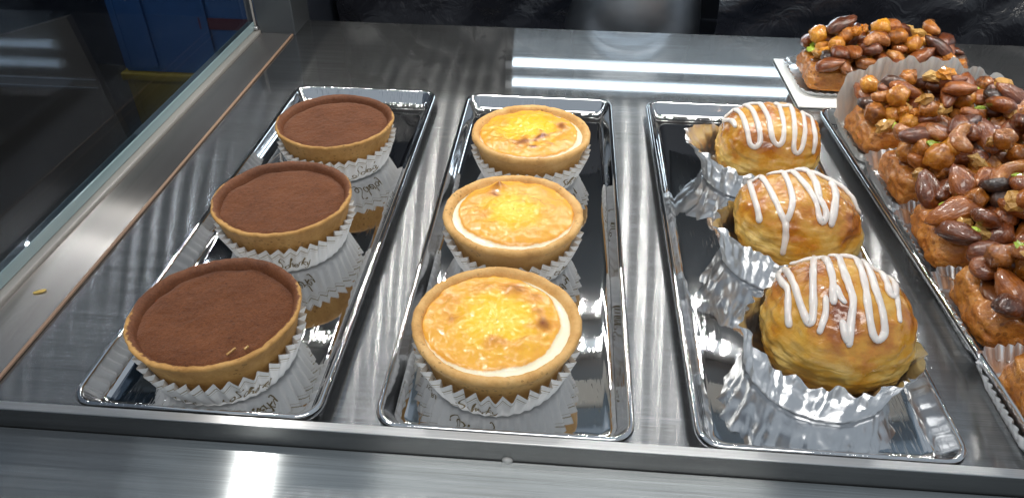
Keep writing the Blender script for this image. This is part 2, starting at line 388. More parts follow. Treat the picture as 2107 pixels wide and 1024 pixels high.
def led_bar(y, label):
    t = tag(empty('led_bar', (0.17, y, 0.25)), label, 'light', 'LED bars under the upper shelf')
    box('housing', -0.86, 0.58, -0.009, 0.009, 0.002, 0.0118, M_alu, t, bev=0.001)
    vs, fs = [], []
    n = 72
    for i in range(n):
        x = -0.85 + 1.42 * i / (n - 1); a, b = 0.0014, 0.0026
        k = len(vs); vs += [(x - a, -b, 0.0015), (x + a, -b, 0.0015), (x + a, b, 0.0015), (x - a, b, 0.0015)]
        fs.append((k, k + 3, k + 2, k + 1))
    link('led_chips', mesh('led_chips', vs, fs), M_led, t, smooth=False)
led_bar(0.376, 'rear LED bar with a row of white chips under the upper shelf')
led_bar(0.318, 'front LED bar with a row of white chips under the upper shelf')
def tube(z, label):  # added tubes above the view, put in to mirror as bright bars
    t = tag(empty('added_light_tube', (0.178, 0.524, z)), label, 'light', 'added light tubes behind the floor')
    vs, fs = [], []
    for i in range(2):
        for j in range(16):
            a = 2 * math.pi * j / 16; vs.append(((-0.172, 0.172)[i], 0.0034 * math.cos(a), 0.0034 * math.sin(a)))
    fs = [(j, (j + 1) % 16, 16 + (j + 1) % 16, 16 + j) for j in range(16)]
    link('added_glow_tube', mesh('added_glow_tube', vs, fs), M_tube, t)
    for s in (-1, 1): box('end_cap', s * 0.176 - 0.004, s * 0.176 + 0.004, -0.005, 0.005, -0.005, 0.005, M_alu, t, bev=0.001)
    box('bracket', -0.18, 0.18, 0.005, 0.009, -0.005, 0.005, M_alu, t)
tube(0.0475, 'lower added white light tube behind the back edge of the floor')
tube(0.0710, 'upper added white light tube behind the back edge of the floor')

# ------------------------------------------------------------------ side glass and what stands beyond it
def glass_mat(name, tint, refl):
    mt, nt, out = newmat(name)
    tr = N(nt, 'ShaderNodeBsdfTransparent'); tr.inputs[0].default_value = (*tint, 1)
    gl = N(nt, 'ShaderNodeBsdfAnisotropic'); gl.inputs['Roughness'].default_value = 0.03; gl.inputs['Color'].default_value = (0.9, 0.95, 1, 1)
    fr = N(nt, 'ShaderNodeFresnel'); fr.inputs['IOR'].default_value = 1.5
    k = mth(nt, 'MULTIPLY', fr.outputs[0], refl, True)
    # faint dust and wipe marks
    v = coords(nt, 'Object', (90, 90, 60)); sm = ramp(nt, tex(nt, 3.0, 4, 0.7, v, 0.8), [(0.66, g(0)), (0.80, g(0.25))])
    df = N(nt, 'ShaderNodeBsdfDiffuse'); df.inputs[0].default_value = (0.5, 0.5, 0.5, 1)
    m0 = N(nt, 'ShaderNodeMixShader'); nt.links.new(sm, m0.inputs[0]); nt.links.new(tr.outputs[0], m0.inputs[1]); nt.links.new(df.outputs[0], m0.inputs[2])
    mx = N(nt, 'ShaderNodeMixShader'); nt.links.new(k, mx.inputs[0]); nt.links.new(m0.outputs[0], mx.inputs[1]); nt.links.new(gl.outputs[0], mx.inputs[2])
    nt.links.new(mx.outputs[0], out.inputs[0]); return mt
M_glass = glass_mat('dimming_side_glass', (0.52, 0.54, 0.57), 0.22)  # tint darkens the view, standing in for dim light beyond the pane
M_edge = plain('pale_green_glass_edge', (0.24, 0.33, 0.35), 0.15, Coat_Weight=0.5)
M_rail = plain('pale_rail', (0.38, 0.36, 0.34), 0.35, Metallic=0.3)
gp = tag(empty('side_glass_pane', (-0.258, 0.2, 0.0)), 'side glass pane with a dimming tint standing in a steel rail along the left ledge', 'glass pane')
box('glass', -0.0035, 0.0015, -0.60, 0.262, 0.0127, 0.236, M_glass, gp)
box('glass_edge', -0.0045, 0.0020, -0.60, 0.262, 0.0042, 0.0126, M_edge, gp, bev=0.0006)
box('bottom_rail', -0.0040, 0.0075, -0.60, 0.2622, -0.012, 0.0040, M_rail, gp, bev=0.0010)
box('end_frame', -0.0050, 0.0030, 0.2625, 0.2670, -0.012, 0.236, M_rail, gp, bev=0.0008)
bolt = link('screw_head', boxmesh('screw_head', 0.001, 0.0065, 0.257, 0.2615, 0.0052, 0.0085, 0.0012), M_alu, gp)

M_shopfloor = plain('dark_shop_floor', (0.035, 0.033, 0.030), 0.4)
tag(sheet('shop_floor', -2.6, -0.30, -0.6, 2.4, -0.62, M_shopfloor), kind='structure')
tag(box('shop_wall', -2.6, -0.27, 1.75, 1.80, -0.62, 0.6, M_dark), kind='structure')
tag(box('shop_side_wall', -2.65, -2.6, -0.6, 1.80, -0.62, 0.6, M_dark), kind='structure')
tag(box('cabinet_body', -0.262, 0.75, -0.34, 0.72, -0.62, -0.0905, M_dark), kind='structure')

def crate(x0, x1, y0, y1, z0, z1, mat, mat2, label):
    t = tag(empty('plastic_crate', ((x0 + x1) / 2, (y0 + y1) / 2, z0)), label, 'crate', 'crates stacked beyond the side glass')
    hx, hy, h = (x1 - x0) / 2, (y1 - y0) / 2, z1 - z0
    for s in (-1, 1):
        # end wall with a hand hole: four boxes around the gap
        y = s * (hy - 0.006)
        a, b = sorted((y - 0.005, y + 0.005))
        vs = [(-hx + 0.011, hx - 0.011, 0.004, h * 0.60), (-hx + 0.011, -0.055, h * 0.60, h * 0.80), (0.055, hx - 0.011, h * 0.60, h * 0.80), (-hx + 0.011, hx - 0.011, h * 0.80, h - 0.013)]
        bm = bmesh.new()
        for q in vs:
            tmp = boxmesh('tmp', q[0], q[1], a, b, q[2], q[3]); bm.from_mesh(tmp); bpy.data.meshes.remove(tmp)
        me = bpy.data.meshes.new('end_wall'); bm.to_mesh(me); bm.free(); link('end_wall', me, mat, t, smooth=False)
        x = s * (hx - 0.0055); a, b = sorted((x - 0.005, x + 0.005))
        box('side_wall', a, b, -hy + 0.001, hy - 0.001, 0.004, h - 0.013, mat, t)
        for k in range(4):
            xx = -hx + 0.05 + k * (2 * hx - 0.1) / 3
            yy = s * hy; a, b = sorted((yy - 0.001 * s, yy + 0.004 * s))
            box('rib', xx - 0.005, xx + 0.005, a, b, 0.01, h * 0.5, mat, t)
    box('base', -hx + 0.002, hx - 0.002, -hy + 0.002, hy - 0.002, 0.0, 0.0038, mat, t)
    for (a, b, c, d) in ((-hx - .005, hx + .005, -hy - .005, -hy + .010), (-hx - .005, hx + .005, hy - .010, hy + .005), (-hx - .005, -hx + .010, -hy + .0105, hy - .0105), (hx - .010, hx + .005, -hy + .0105, hy - .0105)):
        box('rim', a, b, c, d, h - 0.0128, h, mat, t, bev=0.003)
    if mat2: box('printed_stripe', -0.055, 0.05, -hy - 0.0022, -hy - 0.0012, h * 0.30, h * 0.37, mat2, t)
    return t
M_blue = plain('blue_plastic', (0.04, 0.14, 0.38), 0.4)
M_yel = plain('yellow_plastic', (0.34, 0.25, 0.02), 0.45)
M_red = plain('dull_red_print', (0.14, 0.03, 0.05), 0.5)
crate(-0.603, -0.22, 0.75, 1.15, -0.40, -0.181, M_yel, None, 'yellow plastic crate with a hand hole under the blue crate')
crate(-0.603, -0.22, 0.75, 1.15, -0.62, -0.401, M_yel, None, 'lowest yellow plastic crate standing on the shop floor')
crate(-0.600, -0.222, 0.752, 1.148, -0.180, 0.055, M_blue, M_red, 'blue plastic crate on top of the stack beyond the side glass')
# leaning board with bars imitating light lines mirrored in the side glass
M_board = plain('grey_brown_board', (0.105, 0.088, 0.070), 0.55)
bd = tag(empty('standing_board', (-0.80, 0.66, -0.62)), 'grey brown board with slanted top standing beyond the side glass left of the crates', 'board')
pr = [(-0.20, 0.441), (0.205, 0.557), (0.227, 0.415), (0.245, 0.30), (0.25, 0.0), (-0.20, 0.0)]
np_ = len(pr)
vs = [(x, -0.006, z) for x, z in pr] + [(x, 0.006, z) for x, z in pr]
fs = [tuple(range(np_))[::-1], tuple(range(np_, 2 * np_))] + [(i, (i + 1) % np_, np_ + (i + 1) % np_, np_ + i) for i in range(np_)]
link('panel', mesh('panel', vs, fs), M_board, bd, smooth=False)
for z0, z1 in ((0.4695, 0.473), (0.4575, 0.461)):
    box('reflection_bar', -0.20, 0.216, -0.0085, -0.0062, z0, z0 + 0.0016, M_alu, bd)

# ------------------------------------------------------------------ behind the back edge: dark film and a steel tub
def film_mat():
    mt, nt, out = newmat('black_plastic_film'); v = coords(nt)
    n = tex(nt, 35, 4, 0.6, v, 0.6)
    principled(nt, out, (0.013, 0.014, 0.019), 0.25, bump(nt, n, 0.6, 0.006)); return mt
M_film = film_mat()
def film(name, x0, x1, y, label, seed):
    n, k = 60, 16; vs = []
    for j in range(k):
        z = -0.057 + 0.24 * j / (k - 1)
        for i in range(n):
            x = x0 + (x1 - x0) * i / (n - 1)
            q = noise.noise(Vector((x * 22 + seed, z * 30, seed)))
            q2 = abs(noise.noise(Vector((x * 14 - z * 22, seed, 3.1))))
            vs.append((x, y + 0.012 * q - 0.022 * q2 + 0.05 * z, z + (0.004 * noise.noise(Vector((x * 30, seed, 0))) if j else 0)))
    o = link(name, mesh(name, vs, grid_faces(k, n, False)), M_film)
    return tag(o, label, 'plastic film', 'black film hung behind the display floor')
film('plastic_film', 0.232, 0.72, 0.580, 'crumpled black plastic film behind the nut cakes', 1.3)
film('plastic_film', -0.205, 0.075, 0.590, 'crumpled black plastic film behind the tart trays', 8.9)
def lathe(name, prof, seg, fn=None):
    vs = []
    for i, (r_, z) in enumerate(prof):
        for j in range(seg):
            a = 2 * math.pi * j / seg; rr, zz = (r_, z) if fn is None else fn(a, i, r_, z)
            vs.append((rr * math.cos(a), rr * math.sin(a), zz))
    return mesh(name, vs, grid_faces(len(prof), seg))
tub = tag(empty('steel_tub', (0.137, 0.628, -0.0578)), 'pale tapered steel tub behind the back edge between the dark films', 'tub')
M_tub = plain('satin_tub_steel', (0.42, 0.44, 0.47), 0.34, Metallic=1.0)
link('tub_wall', lathe('tub_wall', [(0.001, 0.0), (0.084, 0.0), (0.088, 0.003), (0.085, 0.04), (0.080, 0.09), (0.072, 0.15)], 64), M_tub, tub)
link('tub_rim', lathe('tub_rim', [(0.071, 0.1505), (0.075, 0.1505), (0.077, 0.153), (0.075, 0.1555), (0.071, 0.1555), (0.071, 0.1505)], 64), M_tub, tub)

# ------------------------------------------------------------------ trays
def rrect(x0, x1, y0, y1, r, n=7):
    pts = []
    for cx, cy, a0 in ((x1 - r, y0 + r, -90), (x1 - r, y1 - r, 0), (x0 + r, y1 - r, 90), (x0 + r, y0 + r, 180)):
        for k in range(n):
            a = R(a0 + 90 * k / (n - 1)); pts.append((cx + r * math.cos(a), cy + r * math.sin(a)))
    return pts
def tray(x, y, wd, ln, label, rz=0.0):
    t = tag(empty('display_tray', (x, y, 0.0), rz), label, 'tray', 'polished steel trays in a row')
    # flange loops (inset, z, corner radius)
    rim = [(0.0006, 0.0080, 0.0115), (0.0, 0.0092, 0.012), (0.0, 0.0112, 0.012), (0.0006, 0.0122, 0.0115), (0.0016, 0.0127, 0.0108), (0.0027, 0.0122, 0.010), (0.0034, 0.0108, 0.0094)]
    wall = [(0.0034, 0.0108, 0.0094), (0.0052, 0.0072, 0.0085), (0.0070, 0.0040, 0.0078), (0.0084, 0.0022, 0.0070), (0.0104, 0.0014, 0.0060), (0.0125, 0.0012, 0.0050)]
    def loops(ls):
        vs = []
        for ins, z, r_ in ls: vs += [(px, py, z) for px, py in rrect(ins, wd - ins, ins, ln - ins, r_)]
        return vs
    n = 28
    link('rolled_rim', mesh('rolled_rim', loops(rim), grid_faces(len(rim), n)), M_tray, t)
    vs = loops(wall); fs = grid_faces(len(wall), n); fs.append(tuple(range((len(wall) - 1) * n, len(wall) * n)))
    link('pan', mesh('pan', vs, fs), M_tray, t)
    return t
tray(-0.16515, -0.0395, 0.12198, 0.35729, 'polished steel tray under the three cocoa dusted tarts')
tray(-0.01748, -0.0405, 0.12198, 0.35629, 'polished steel tray under the three cheese tarts')
tray(0.13217, -0.0400, 0.12198, 0.35629, 'polished steel tray under the three iced puff buns')
tray(0.2870, -0.0390, 0.155, 0.356, 'polished steel tray under the nut cakes at the right', R(2.2))

# ------------------------------------------------------------------ paper cups
NF = 38
def tri(a):
    a = a / (2 * math.pi) * NF; a -= math.floor(a)
    return 4 * abs(a - 0.5) - 1
CUPH, CUPB, CUPT = 0.0195, 0.0345, 0.0408
def cup_point(a, v, seed, off=0.0):
    skew = 0.06 * noise.noise(Vector((math.cos(a) * 1.5, math.sin(a) * 1.5, seed))) * v
    amp = 0.0004 + 0.0023 * v
    b = CUPB + (CUPT - CUPB) * v ** 0.9 + 0.0008 * noise.noise(Vector((math.cos(a) * 2, math.sin(a) * 2, seed + 3 + v)))
    rr = b + amp * tri(a + skew) + off
    z = 0.0008 + CUPH * v * (1 + 0.10 * noise.noise(Vector((math.cos(a) * 1.3, math.sin(a) * 1.3, seed + 9))))
    return (rr * math.cos(a), rr * math.sin(a), z)
# hand written strokes, x-height 1, baseline 0
GLY = {
    'S': ([[(1.9, 2.2), (1.5, 2.6), (0.9, 2.4), (0.8, 1.8), (1.2, 1.2), (1.5, 0.5), (1.1, -0.2), (0.4, -0.3), (-0.2, 0.1), (0.0, 0.6), (0.5, 0.5), (0.6, 0.0), (0.2, -0.5), (-0.6, -0.6), (-1.3, -0.2), (-1.2, 0.3)]], 1.9),
    'c': ([[(0.8, 0.8), (0.5, 1.0), (0.15, 0.7), (0.1, 0.3), (0.4, 0.0), (0.9, 0.25)]], 0.85),
    'h': ([[(0.0, 0.0), (0.25, 1.2), (0.5, 2.2), (0.3, 2.3), (0.2, 1.4), (0.15, 0.0), (0.35, 0.8), (0.65, 1.0), (0.72, 0.5), (0.75, 0.05), (1.0, 0.2)]], 0.95),
    'e': ([[(0.05, 0.4), (0.6, 0.65), (0.5, 1.0), (0.15, 0.85), (0.1, 0.3), (0.4, 0.0), (0.85, 0.25)]], 0.8),
    'r': ([[(0.0, 0.0), (0.2, 0.9), (0.15, 1.1), (0.45, 0.95), (0.75, 1.05)]], 0.75),
    'k': ([[(0.0, 0.0), (0.2, 1.2), (0.4, 2.2)], [(0.75, 1.1), (0.2, 0.6), (0.8, 0.0)]], 0.85),
    'y': ([[(0.05, 1.0), (0.2, 0.2), (0.5, 0.1), (0.8, 1.0)], [(0.8, 1.0), (0.6, -0.2), (0.2, -0.9), (-0.2, -0.7)]], 0.9),
}
def catmull(pts, n=8):
    P = [Vector(p) for p in pts]; P = [2 * P[0] - P[1]] + P + [2 * P[-1] - P[-2]]; out = []
    for i in range(1, len(P) - 2):
        for k in range(n):
            t = k / n; a, b, c, d = P[i - 1:i + 3]
            out.append(0.5 * ((2 * b) + (c - a) * t + (2 * a - 5 * b + 4 * c - d) * t * t + (3 * b - a - 3 * c + d) * t ** 3))
    out.append(P[-2]); return out
def script_mesh(a0, seed, size, v0, text):
    vs, fs = [], []
    x = 0.0
    for ch in text:
        strokes, adv = GLY[ch]
        for st in strokes:
            c = catmull(st, 6); wd = 0.10
            for i, p in enumerate(c):
                t = (c[min(i + 1, len(c) - 1)] - c[max(i - 1, 0)]); t = t.normalized() if t.length else Vector((1, 0))
                nrm = Vector((-t.y, t.x)); ww = wd * (0.6 + 0.6 * abs(t.y))
                for s in (-1, 1):
                    q = p + nrm * ww * s
                    aa = a0 + (x + q.x + 0.18 * q.y) * size / 0.038; v = v0 + q.y * size / CUPH
                    vs.append(cup_point(aa, min(max(v, 0.02), 0.98), seed, 0.00022))
                if i: k = len(vs); fs.append((k - 4, k - 3, k - 1, k - 2))
        x += adv
    return mesh('lettering', vs, fs)
def block_text(a0, seed, size, v0, text):
    cu = bpy.data.curves.new('t', 'FONT'); cu.body = text; cu.size = 1.0; cu.resolution_u = 2; cu.shear = 0.15
    o = bpy.data.objects.new('t', cu); col.objects.link(o)
    dg = bpy.context.evaluated_depsgraph_get(); me = bpy.data.meshes.new_from_object(o.evaluated_get(dg))
    bpy.data.objects.remove(o); bpy.data.curves.remove(cu)
    for vtx in me.vertices:
        aa = a0 + vtx.co.x * size / 0.036; v = v0 + vtx.co.y * size / CUPH
        vtx.co = Vector(cup_point(aa, v, seed, 0.00024))
    me.name = 'small_lettering'; return me
def paper_cup(x, y, seed, label, turn):
    t = tag(empty('paper_baking_cup', (x, y, 0.0016)), label, 'baking cup', 'fluted white paper cups')
    nv, seg = 9, NF * 8; vs, uvs = [], []
    for i in range(nv):
        v = i / (nv - 1)
        for j in range(seg): vs.append(cup_point(2 * math.pi * j / seg, v, seed))
    fs = grid_faces(nv, seg)
    b0 = len(vs); vs.append((0, 0, 0.0008)); fs += [(b0, (j + 1) % seg, j) for j in range(seg)]
    me = mesh('fluted_wall', vs, fs)
    uv = me.uv_layers.new(name='UVMap')
    for l in me.loops:
        k = l.vertex_index; uv.data[l.index].uv = ((k % seg) / seg, (k // seg) / (nv - 1) if k < b0 else 0.0)
    fw = link('fluted_wall', me, M_paper, t)
    for k in range(2):
        a = turn + k * math.pi
        link('lettering', script_mesh(a, seed, 0.0031, 0.20, 'Scherky'), M_print, fw, smooth=False)
        link('small_lettering', block_text(a - 0.95, seed, 0.0036, 0.10, 'PATISSERIE'), M_print, fw, smooth=False)
    return t

# ------------------------------------------------------------------ tarts
def crust(kind, seed):
    if kind == 'choc':
        prof = [(0.0005, 0.0022), (0.030, 0.0022), (0.0328, 0.0026), (0.0340, 0.0045), (0.0358, 0.011), (0.0376, 0.018), (0.0395, 0.0250), (0.0411, 0.0298), (0.0420, 0.0316), (0.0423, 0.0326), (0.0419, 0.0334), (0.0410, 0.0337), (0.0400, 0.0334), (0.0388, 0.0327), (0.0378, 0.0312), (0.0372, 0.0288), (0.036, 0.026)]
    else:
        prof = [(0.0005, 0.0022), (0.030, 0.0022), (0.0328, 0.0026), (0.0338, 0.0045), (0.0352, 0.011), (0.0366, 0.018), (0.0384, 0.0240), (0.0402, 0.0272), (0.0416, 0.0290), (0.0423, 0.0308), (0.0421, 0.0324), (0.0411, 0.0334), (0.0396, 0.0335), (0.0382, 0.0328), (0.0371, 0.0314), (0.0365, 0.0290), (0.036, 0.025)]
    top = 9 if kind == 'choc' else 8
    def fn(a, i, r_, z):
        ca, sa = math.cos(a), math.sin(a)
        k = 0.0007 * fbm((ca * 2.2, sa * 2.2, seed)) + 0.00030 * fbm((ca * 14, sa * 14, seed + z * 300)) + (0.00022 * noise.noise(Vector((ca * 40, sa * 40, z * 900 + seed))) if i > 4 else 0)
        zz = z
        if i >= 6: zz = z + 0.0007 * fbm((ca * 1.6, sa * 1.6, seed + 5)) + 0.0004 * noise.noise(Vector((ca * 13, sa * 13, seed)))
        return (r_ + k * (1 if i > 2 else 0.2), zz)
    me = lathe('crust', prof, 168, fn)
    if kind == 'choc':
        at = me.attributes.new('dust', 'FLOAT', 'POINT'); vals = []
        for i, (r_, z) in enumerate(prof):
            for j in range(168):
                a = 2 * math.pi * j / 168
                d = 0.0 if i < 8 else (0.05, 0.20, 0.42, 0.60, 0.85, 1.1)[min(i - 8, 5)]
                # sifted from behind: the near rim keeps a bare golden edge
                d += 0.55 * math.sin(a - 0.25) - 0.08 if 7 < i < 14 else 0.0
                d += 0.25 * noise.noise(Vector((math.cos(a) * 3, math.sin(a) * 3, seed + 2)))
                vals.append(d)
        at.data.foreach_set('value', vals)
    return me
def choc_fill(seed):
    nr, seg = 26, 120; vs = []
    for i in range(nr):
        f = i / (nr - 1); r_ = 0.0003 + 0.0379 * f
        for j in range(seg):
            a = 2 * math.pi * j / seg; x, y = r_ * math.cos(a), r_ * math.sin(a)
            z = 0.0298 + 0.0006 * fbm((x * 60, y * 60, seed)) + 0.00025 * noise.noise(Vector((x * 420, y * 420, seed)))
            if f > 0.90: z -= 0.0016 * (f - 0.90) / 0.10 * (0.4 + noise.noise(Vector((math.cos(a) * 3, math.sin(a) * 3, seed + 4))) + 0.4)
            vs.append((x, y, z))
    return mesh('cocoa_filling', vs, grid_faces(nr, seg))
def custard(seed, spots, shift, yolk, peak, cuta):
    """spots: (u, v, size, strength) in tart radii; shift: offset of the baked skin; cuta: side where the pale cream shows"""
    nr, seg = 54, 150; vs, br, cr, yo = [], [], [], []
    for i in range(nr):
        f = i / (nr - 1); r_ = 0.0003 + 0.0371 * f
        for j in range(seg):
            a = 2 * math.pi * j / seg; ca, sa = math.cos(a), math.sin(a)
            x, y = r_ * ca, r_ * sa; u, v = x / 0.0425, y / 0.0425
            # baked skin, a disc pushed away from the exposed cream
            su, sv = u - shift[0], v - shift[1]
            aa = math.atan2(sv, su)
            rs = math.hypot(su, sv); edge = 0.852 + 0.035 * noise.noise(Vector((math.cos(aa) * 2.5, math.sin(aa) * 2.5, seed))) + 0.012 * noise.noise(Vector((math.cos(aa) * 9, math.sin(aa) * 9, seed)))
            k = min(max((edge - rs) / 0.07, 0), 1); k = k * k * (3 - 2 * k)
            dome = (0.0032 if peak else 0.0014) * (1 - (f ** 2)) + 0.0019 * k
            z = 0.0293 + dome + 0.0011 * k * fbm((u * 4, v * 4, seed)) + 0.0006 * k * fbm((u * 13, v * 13, seed + 2))
            ring = math.exp(-((rs - 0.58) / 0.10) ** 2)
            z += 0.0006 * ring * k
            b = 0.20 * ring * (0.5 + fbm((u * 3, v * 3, seed + 7)))
            b += 0.16 * max(0.0, fbm((u * 5, v * 5, seed + 11))) * k * (1 if rs > 0.3 else 0.3)
            for (pu, pv, ss, st) in spots:
                d = math.hypot(u - pu, v - pv) / ss
                d *= (1 + 0.75 * noise.noise(Vector((u * 7, v * 7, seed + pu)))) / 1.22
                b += 0.78 * st * math.exp(-d * d)
                z += 0.0005 * st * math.exp(-d * d)
            if peak:
                d = math.hypot((u - peak[0]) / 0.10, (v - peak[1]) / 0.09); z += 0.0042 * math.exp(-d * d)
                z += 0.0011 * math.exp(-(((math.hypot(u - yolk[0], v - yolk[1]) - 0.36) / 0.05) ** 2)) * (1 if v > -0.1 else 0.3)
            # thin browned line where the skin lifts from the cream
            el = math.exp(-((rs - edge + 0.03) / 0.022) ** 2)
            b += 0.22 * el * max(0.0, math.cos(aa - cuta)) * (0.5 + 0.8 * abs(noise.noise(Vector((aa * 2, seed, 1)))))
            c = 1 - k
            if f > 0.985: z -= 0.0022
            y0 = math.exp(-(math.hypot(u - yolk[0], (v - yolk[1])) / yolk[2]) ** 2.4)
            vs.append((x, y, z)); br.append(min(b, 1.2) * (0.25 + 0.75 * k)); cr.append(c); yo.append(y0)
    me = mesh('custard_filling', vs, grid_faces(nr, seg))
    for nm, vals in (('brown', br), ('cream', cr), ('yolk', yo)):
        at = me.attributes.new(nm, 'FLOAT', 'POINT'); at.data.foreach_set('value', vals)
    return me
CH = [(-0.1008, 0.2143), (-0.1057, 0.1119), (-0.1053, 0.0068)]
CE = [(0.0422, 0.2103), (0.0371, 0.1082), (0.0361, 0.0121)]
chl = ['rearmost cocoa dusted tart with a cracked rim at its back left', 'middle cocoa dusted tart between two others on the left tray', 'nearest cocoa dusted tart with a pale crumb on its front rim']
cul = ['white fluted paper cup holding the rearmost cocoa tart', 'white fluted paper cup holding the middle cocoa tart', 'white fluted paper cup holding the nearest cocoa tart']
turns = [-1.05, -1.5, -1.15]
for i, (x, y) in enumerate(CH):
    paper_cup(x, y, 3.1 + i * 5.7, cul[i], turns[i])
    t = tag(empty('cocoa_tart', (x, y, 0.0016), 0.0), chl[i], 'tart', 'cocoa tarts on the left tray')
    link('crust', crust('choc', 11.0 + i * 3.3), M_crust_choc, t)
    link('cocoa_filling', choc_fill(2.0 + i * 4.1), M_cocoa, t)
    if i == 2:
        for (u, v, sx) in ((0.0182, -0.0262, 1.0), (0.0245, -0.0232, 0.5)):
            me = boxmesh('crumb', -0.0026 * sx, 0.0026 * sx, -0.0006, 0.0006, 0, 0.0009, 0.0003)
            c = link('crumb', me, M_chip, t); c.location = (u, v, 0.0312); c.rotation_euler = (0.1, -0.2, 0.9)
cel = ['rearmost cheese tart with two dark browned spots near its front', 'middle cheese tart with a browned peak at its back left', 'nearest cheese tart with glossy yellow top and cream showing at the right']
ccl = ['white fluted paper cup holding the rearmost cheese tart', 'white fluted paper cup holding the middle cheese tart', 'white fluted paper cup holding the nearest cheese tart']
cpar = [
    ([(0.22, -0.14, 0.12, 0.95), (-0.14, -0.36, 0.14, 0.85), (0.05, -0.30, 0.12, 0.45), (0.50, 0.28, 0.13, 0.75), (-0.45, 0.30, 0.12, 0.35), (0.52, 0.0, 0.16, 0.35), (-0.35, -0.3, 0.12, 0.3)], (-0.035, 0.035), (-0.06, 0.10, 0.52), None, -0.5),
    ([(-0.26, 0.56, 0.10, 0.95), (-0.34, 0.42, 0.08, 0.6), (-0.40, -0.16, 0.14, 0.55), (0.44, -0.05, 0.14, 0.45), (0.35, 0.30, 0.16, 0.35), (0.1, 0.42, 0.12, 0.3)], (0.035, 0.070), (0.02, 0.02, 0.44), (-0.25, 0.56), -1.9),
    ([(0.56, -0.03, 0.11, 1.0), (0.22, 0.58, 0.14, 0.75), (-0.02, -0.36, 0.10, 0.70), (-0.52, -0.05, 0.06, 0.65), (-0.64, 0.36, 0.13, 0.55), (0.42, 0.40, 0.10, 0.5), (-0.25, 0.55, 0.16, 0.35), (0.2, -0.42, 0.10, 0.35), (-0.45, 0.1, 0.2, 0.25)], (-0.075, 0.035), (0.0, 0.06, 0.52), None, -0.35),
]
cturn = [-0.95, -0.9, -2.05]
for i, (x, y) in enumerate(CE):
    paper_cup(x, y, 31.7 + i * 5.1, ccl[i], cturn[i])
    t = tag(empty('cheese_tart', (x, y, 0.0016)), cel[i], 'tart', 'cheese tarts on the middle tray')
    link('crust', crust('cheese', 41.0 + i * 3.9), M_crust_ch, t)
    link('custard_filling', custard(5.0 + i * 6.1, *cpar[i]), M_custard, t)

# ------------------------------------------------------------------ puff buns, icing and foil cups
def puff(rx, ry, rz, seed):
    nv, seg = 90, 150; vs, bk = [], []
    for i in range(nv):
        ph = -math.pi / 2 + math.pi * i / (nv - 1)
        for j in range(seg):
            a = 2 * math.pi * j / seg
            d = Vector((math.cos(a) * math.cos(ph), math.sin(a) * math.cos(ph), math.sin(ph)))
            e = 2.35; k = (abs(d.x) ** e + abs(d.y) ** e + abs(d.z) ** e) ** (-1 / e)
            q = d * k
            s = 1 + 0.075 * fbm((d.x * 1.8, d.y * 1.5, d.z * 1.5 + seed)) + 0.020 * fbm((d.x * 5, d.y * 5, d.z * 9 + seed)) + 0.007 * fbm((d.x * 16, d.y * 16, d.z * 16 + seed))
            sd = min(max((0.45 - q.z) / 0.4, 0), 1); s += sd * (0.016 * noise.noise(Vector((d.x * 3, d.y * 3, d.z * 22 + seed))) + 0.012 * abs(noise.noise(Vector((d.x * 7, d.y * 7, d.z * 34 + seed)))))
            if q.z < 0: s *= 1 - 0.10 * q.z * q.z
            p = Vector((q.x * rx * s, q.y * ry * s, q.z * rz * s))
            if p.z < -rz * 0.82: p.z = -rz * 0.82 + (p.z + rz * 0.82) * 0.12
            vs.append(p)
            b = 0.33 + 0.30 * min(max((q.z - 0.05) / 0.5, 0), 1) + (0.22 if q.z < -0.55 else 0) - 0.10 * min(max((q.z - 0.75) / 0.25, 0), 1)
            b -= 0.20 * math.exp(-((q.z + 0.1) / 0.25) ** 2)
            bk.append(b + 0.42 * fbm((d.x * 2.5, d.y * 2.5, d.z * 2.5 + seed + 4)))
    zmin = min(p.z for p in vs)
    vs = [(p.x, p.y, p.z - zmin) for p in vs]
    me = mesh('pastry', vs, grid_faces(nv, seg))
    at = me.attributes.new('bake', 'FLOAT', 'POINT'); at.data.foreach_set('value', bk)
    return me
def tube_mesh(name, pts, nrm, rad):
    vs, fs = [], []; seg = 10; n = len(pts)
    for i, p in enumerate(pts):
        t = (pts[min(i + 1, n - 1)] - pts[max(i - 1, 0)]).normalized(); up = nrm[i]; up = (up - t * up.dot(t)).normalized(); sd = t.cross(up)
        e = min(i, n - 1 - i); cap = (0.45, 0.8, 0.95)[e] if e < 3 else 1.0
        if i == n - 1 or i == n - 2: cap *= 1.15
        r_ = rad * cap * (1 + 0.22 * noise.noise(Vector((p.x * 160, p.y * 160, p.z * 160))))
        for k in range(seg):
            a = 2 * math.pi * k / seg; vs.append(p + sd * (math.cos(a) * r_) + up * (math.sin(a) * r_ * 0.62))
    fs = grid_faces(n, seg); fs.append(tuple(range(seg))[::-1]); fs.append(tuple(range((n - 1) * seg, n * seg)))
    return mesh(name, vs, fs)
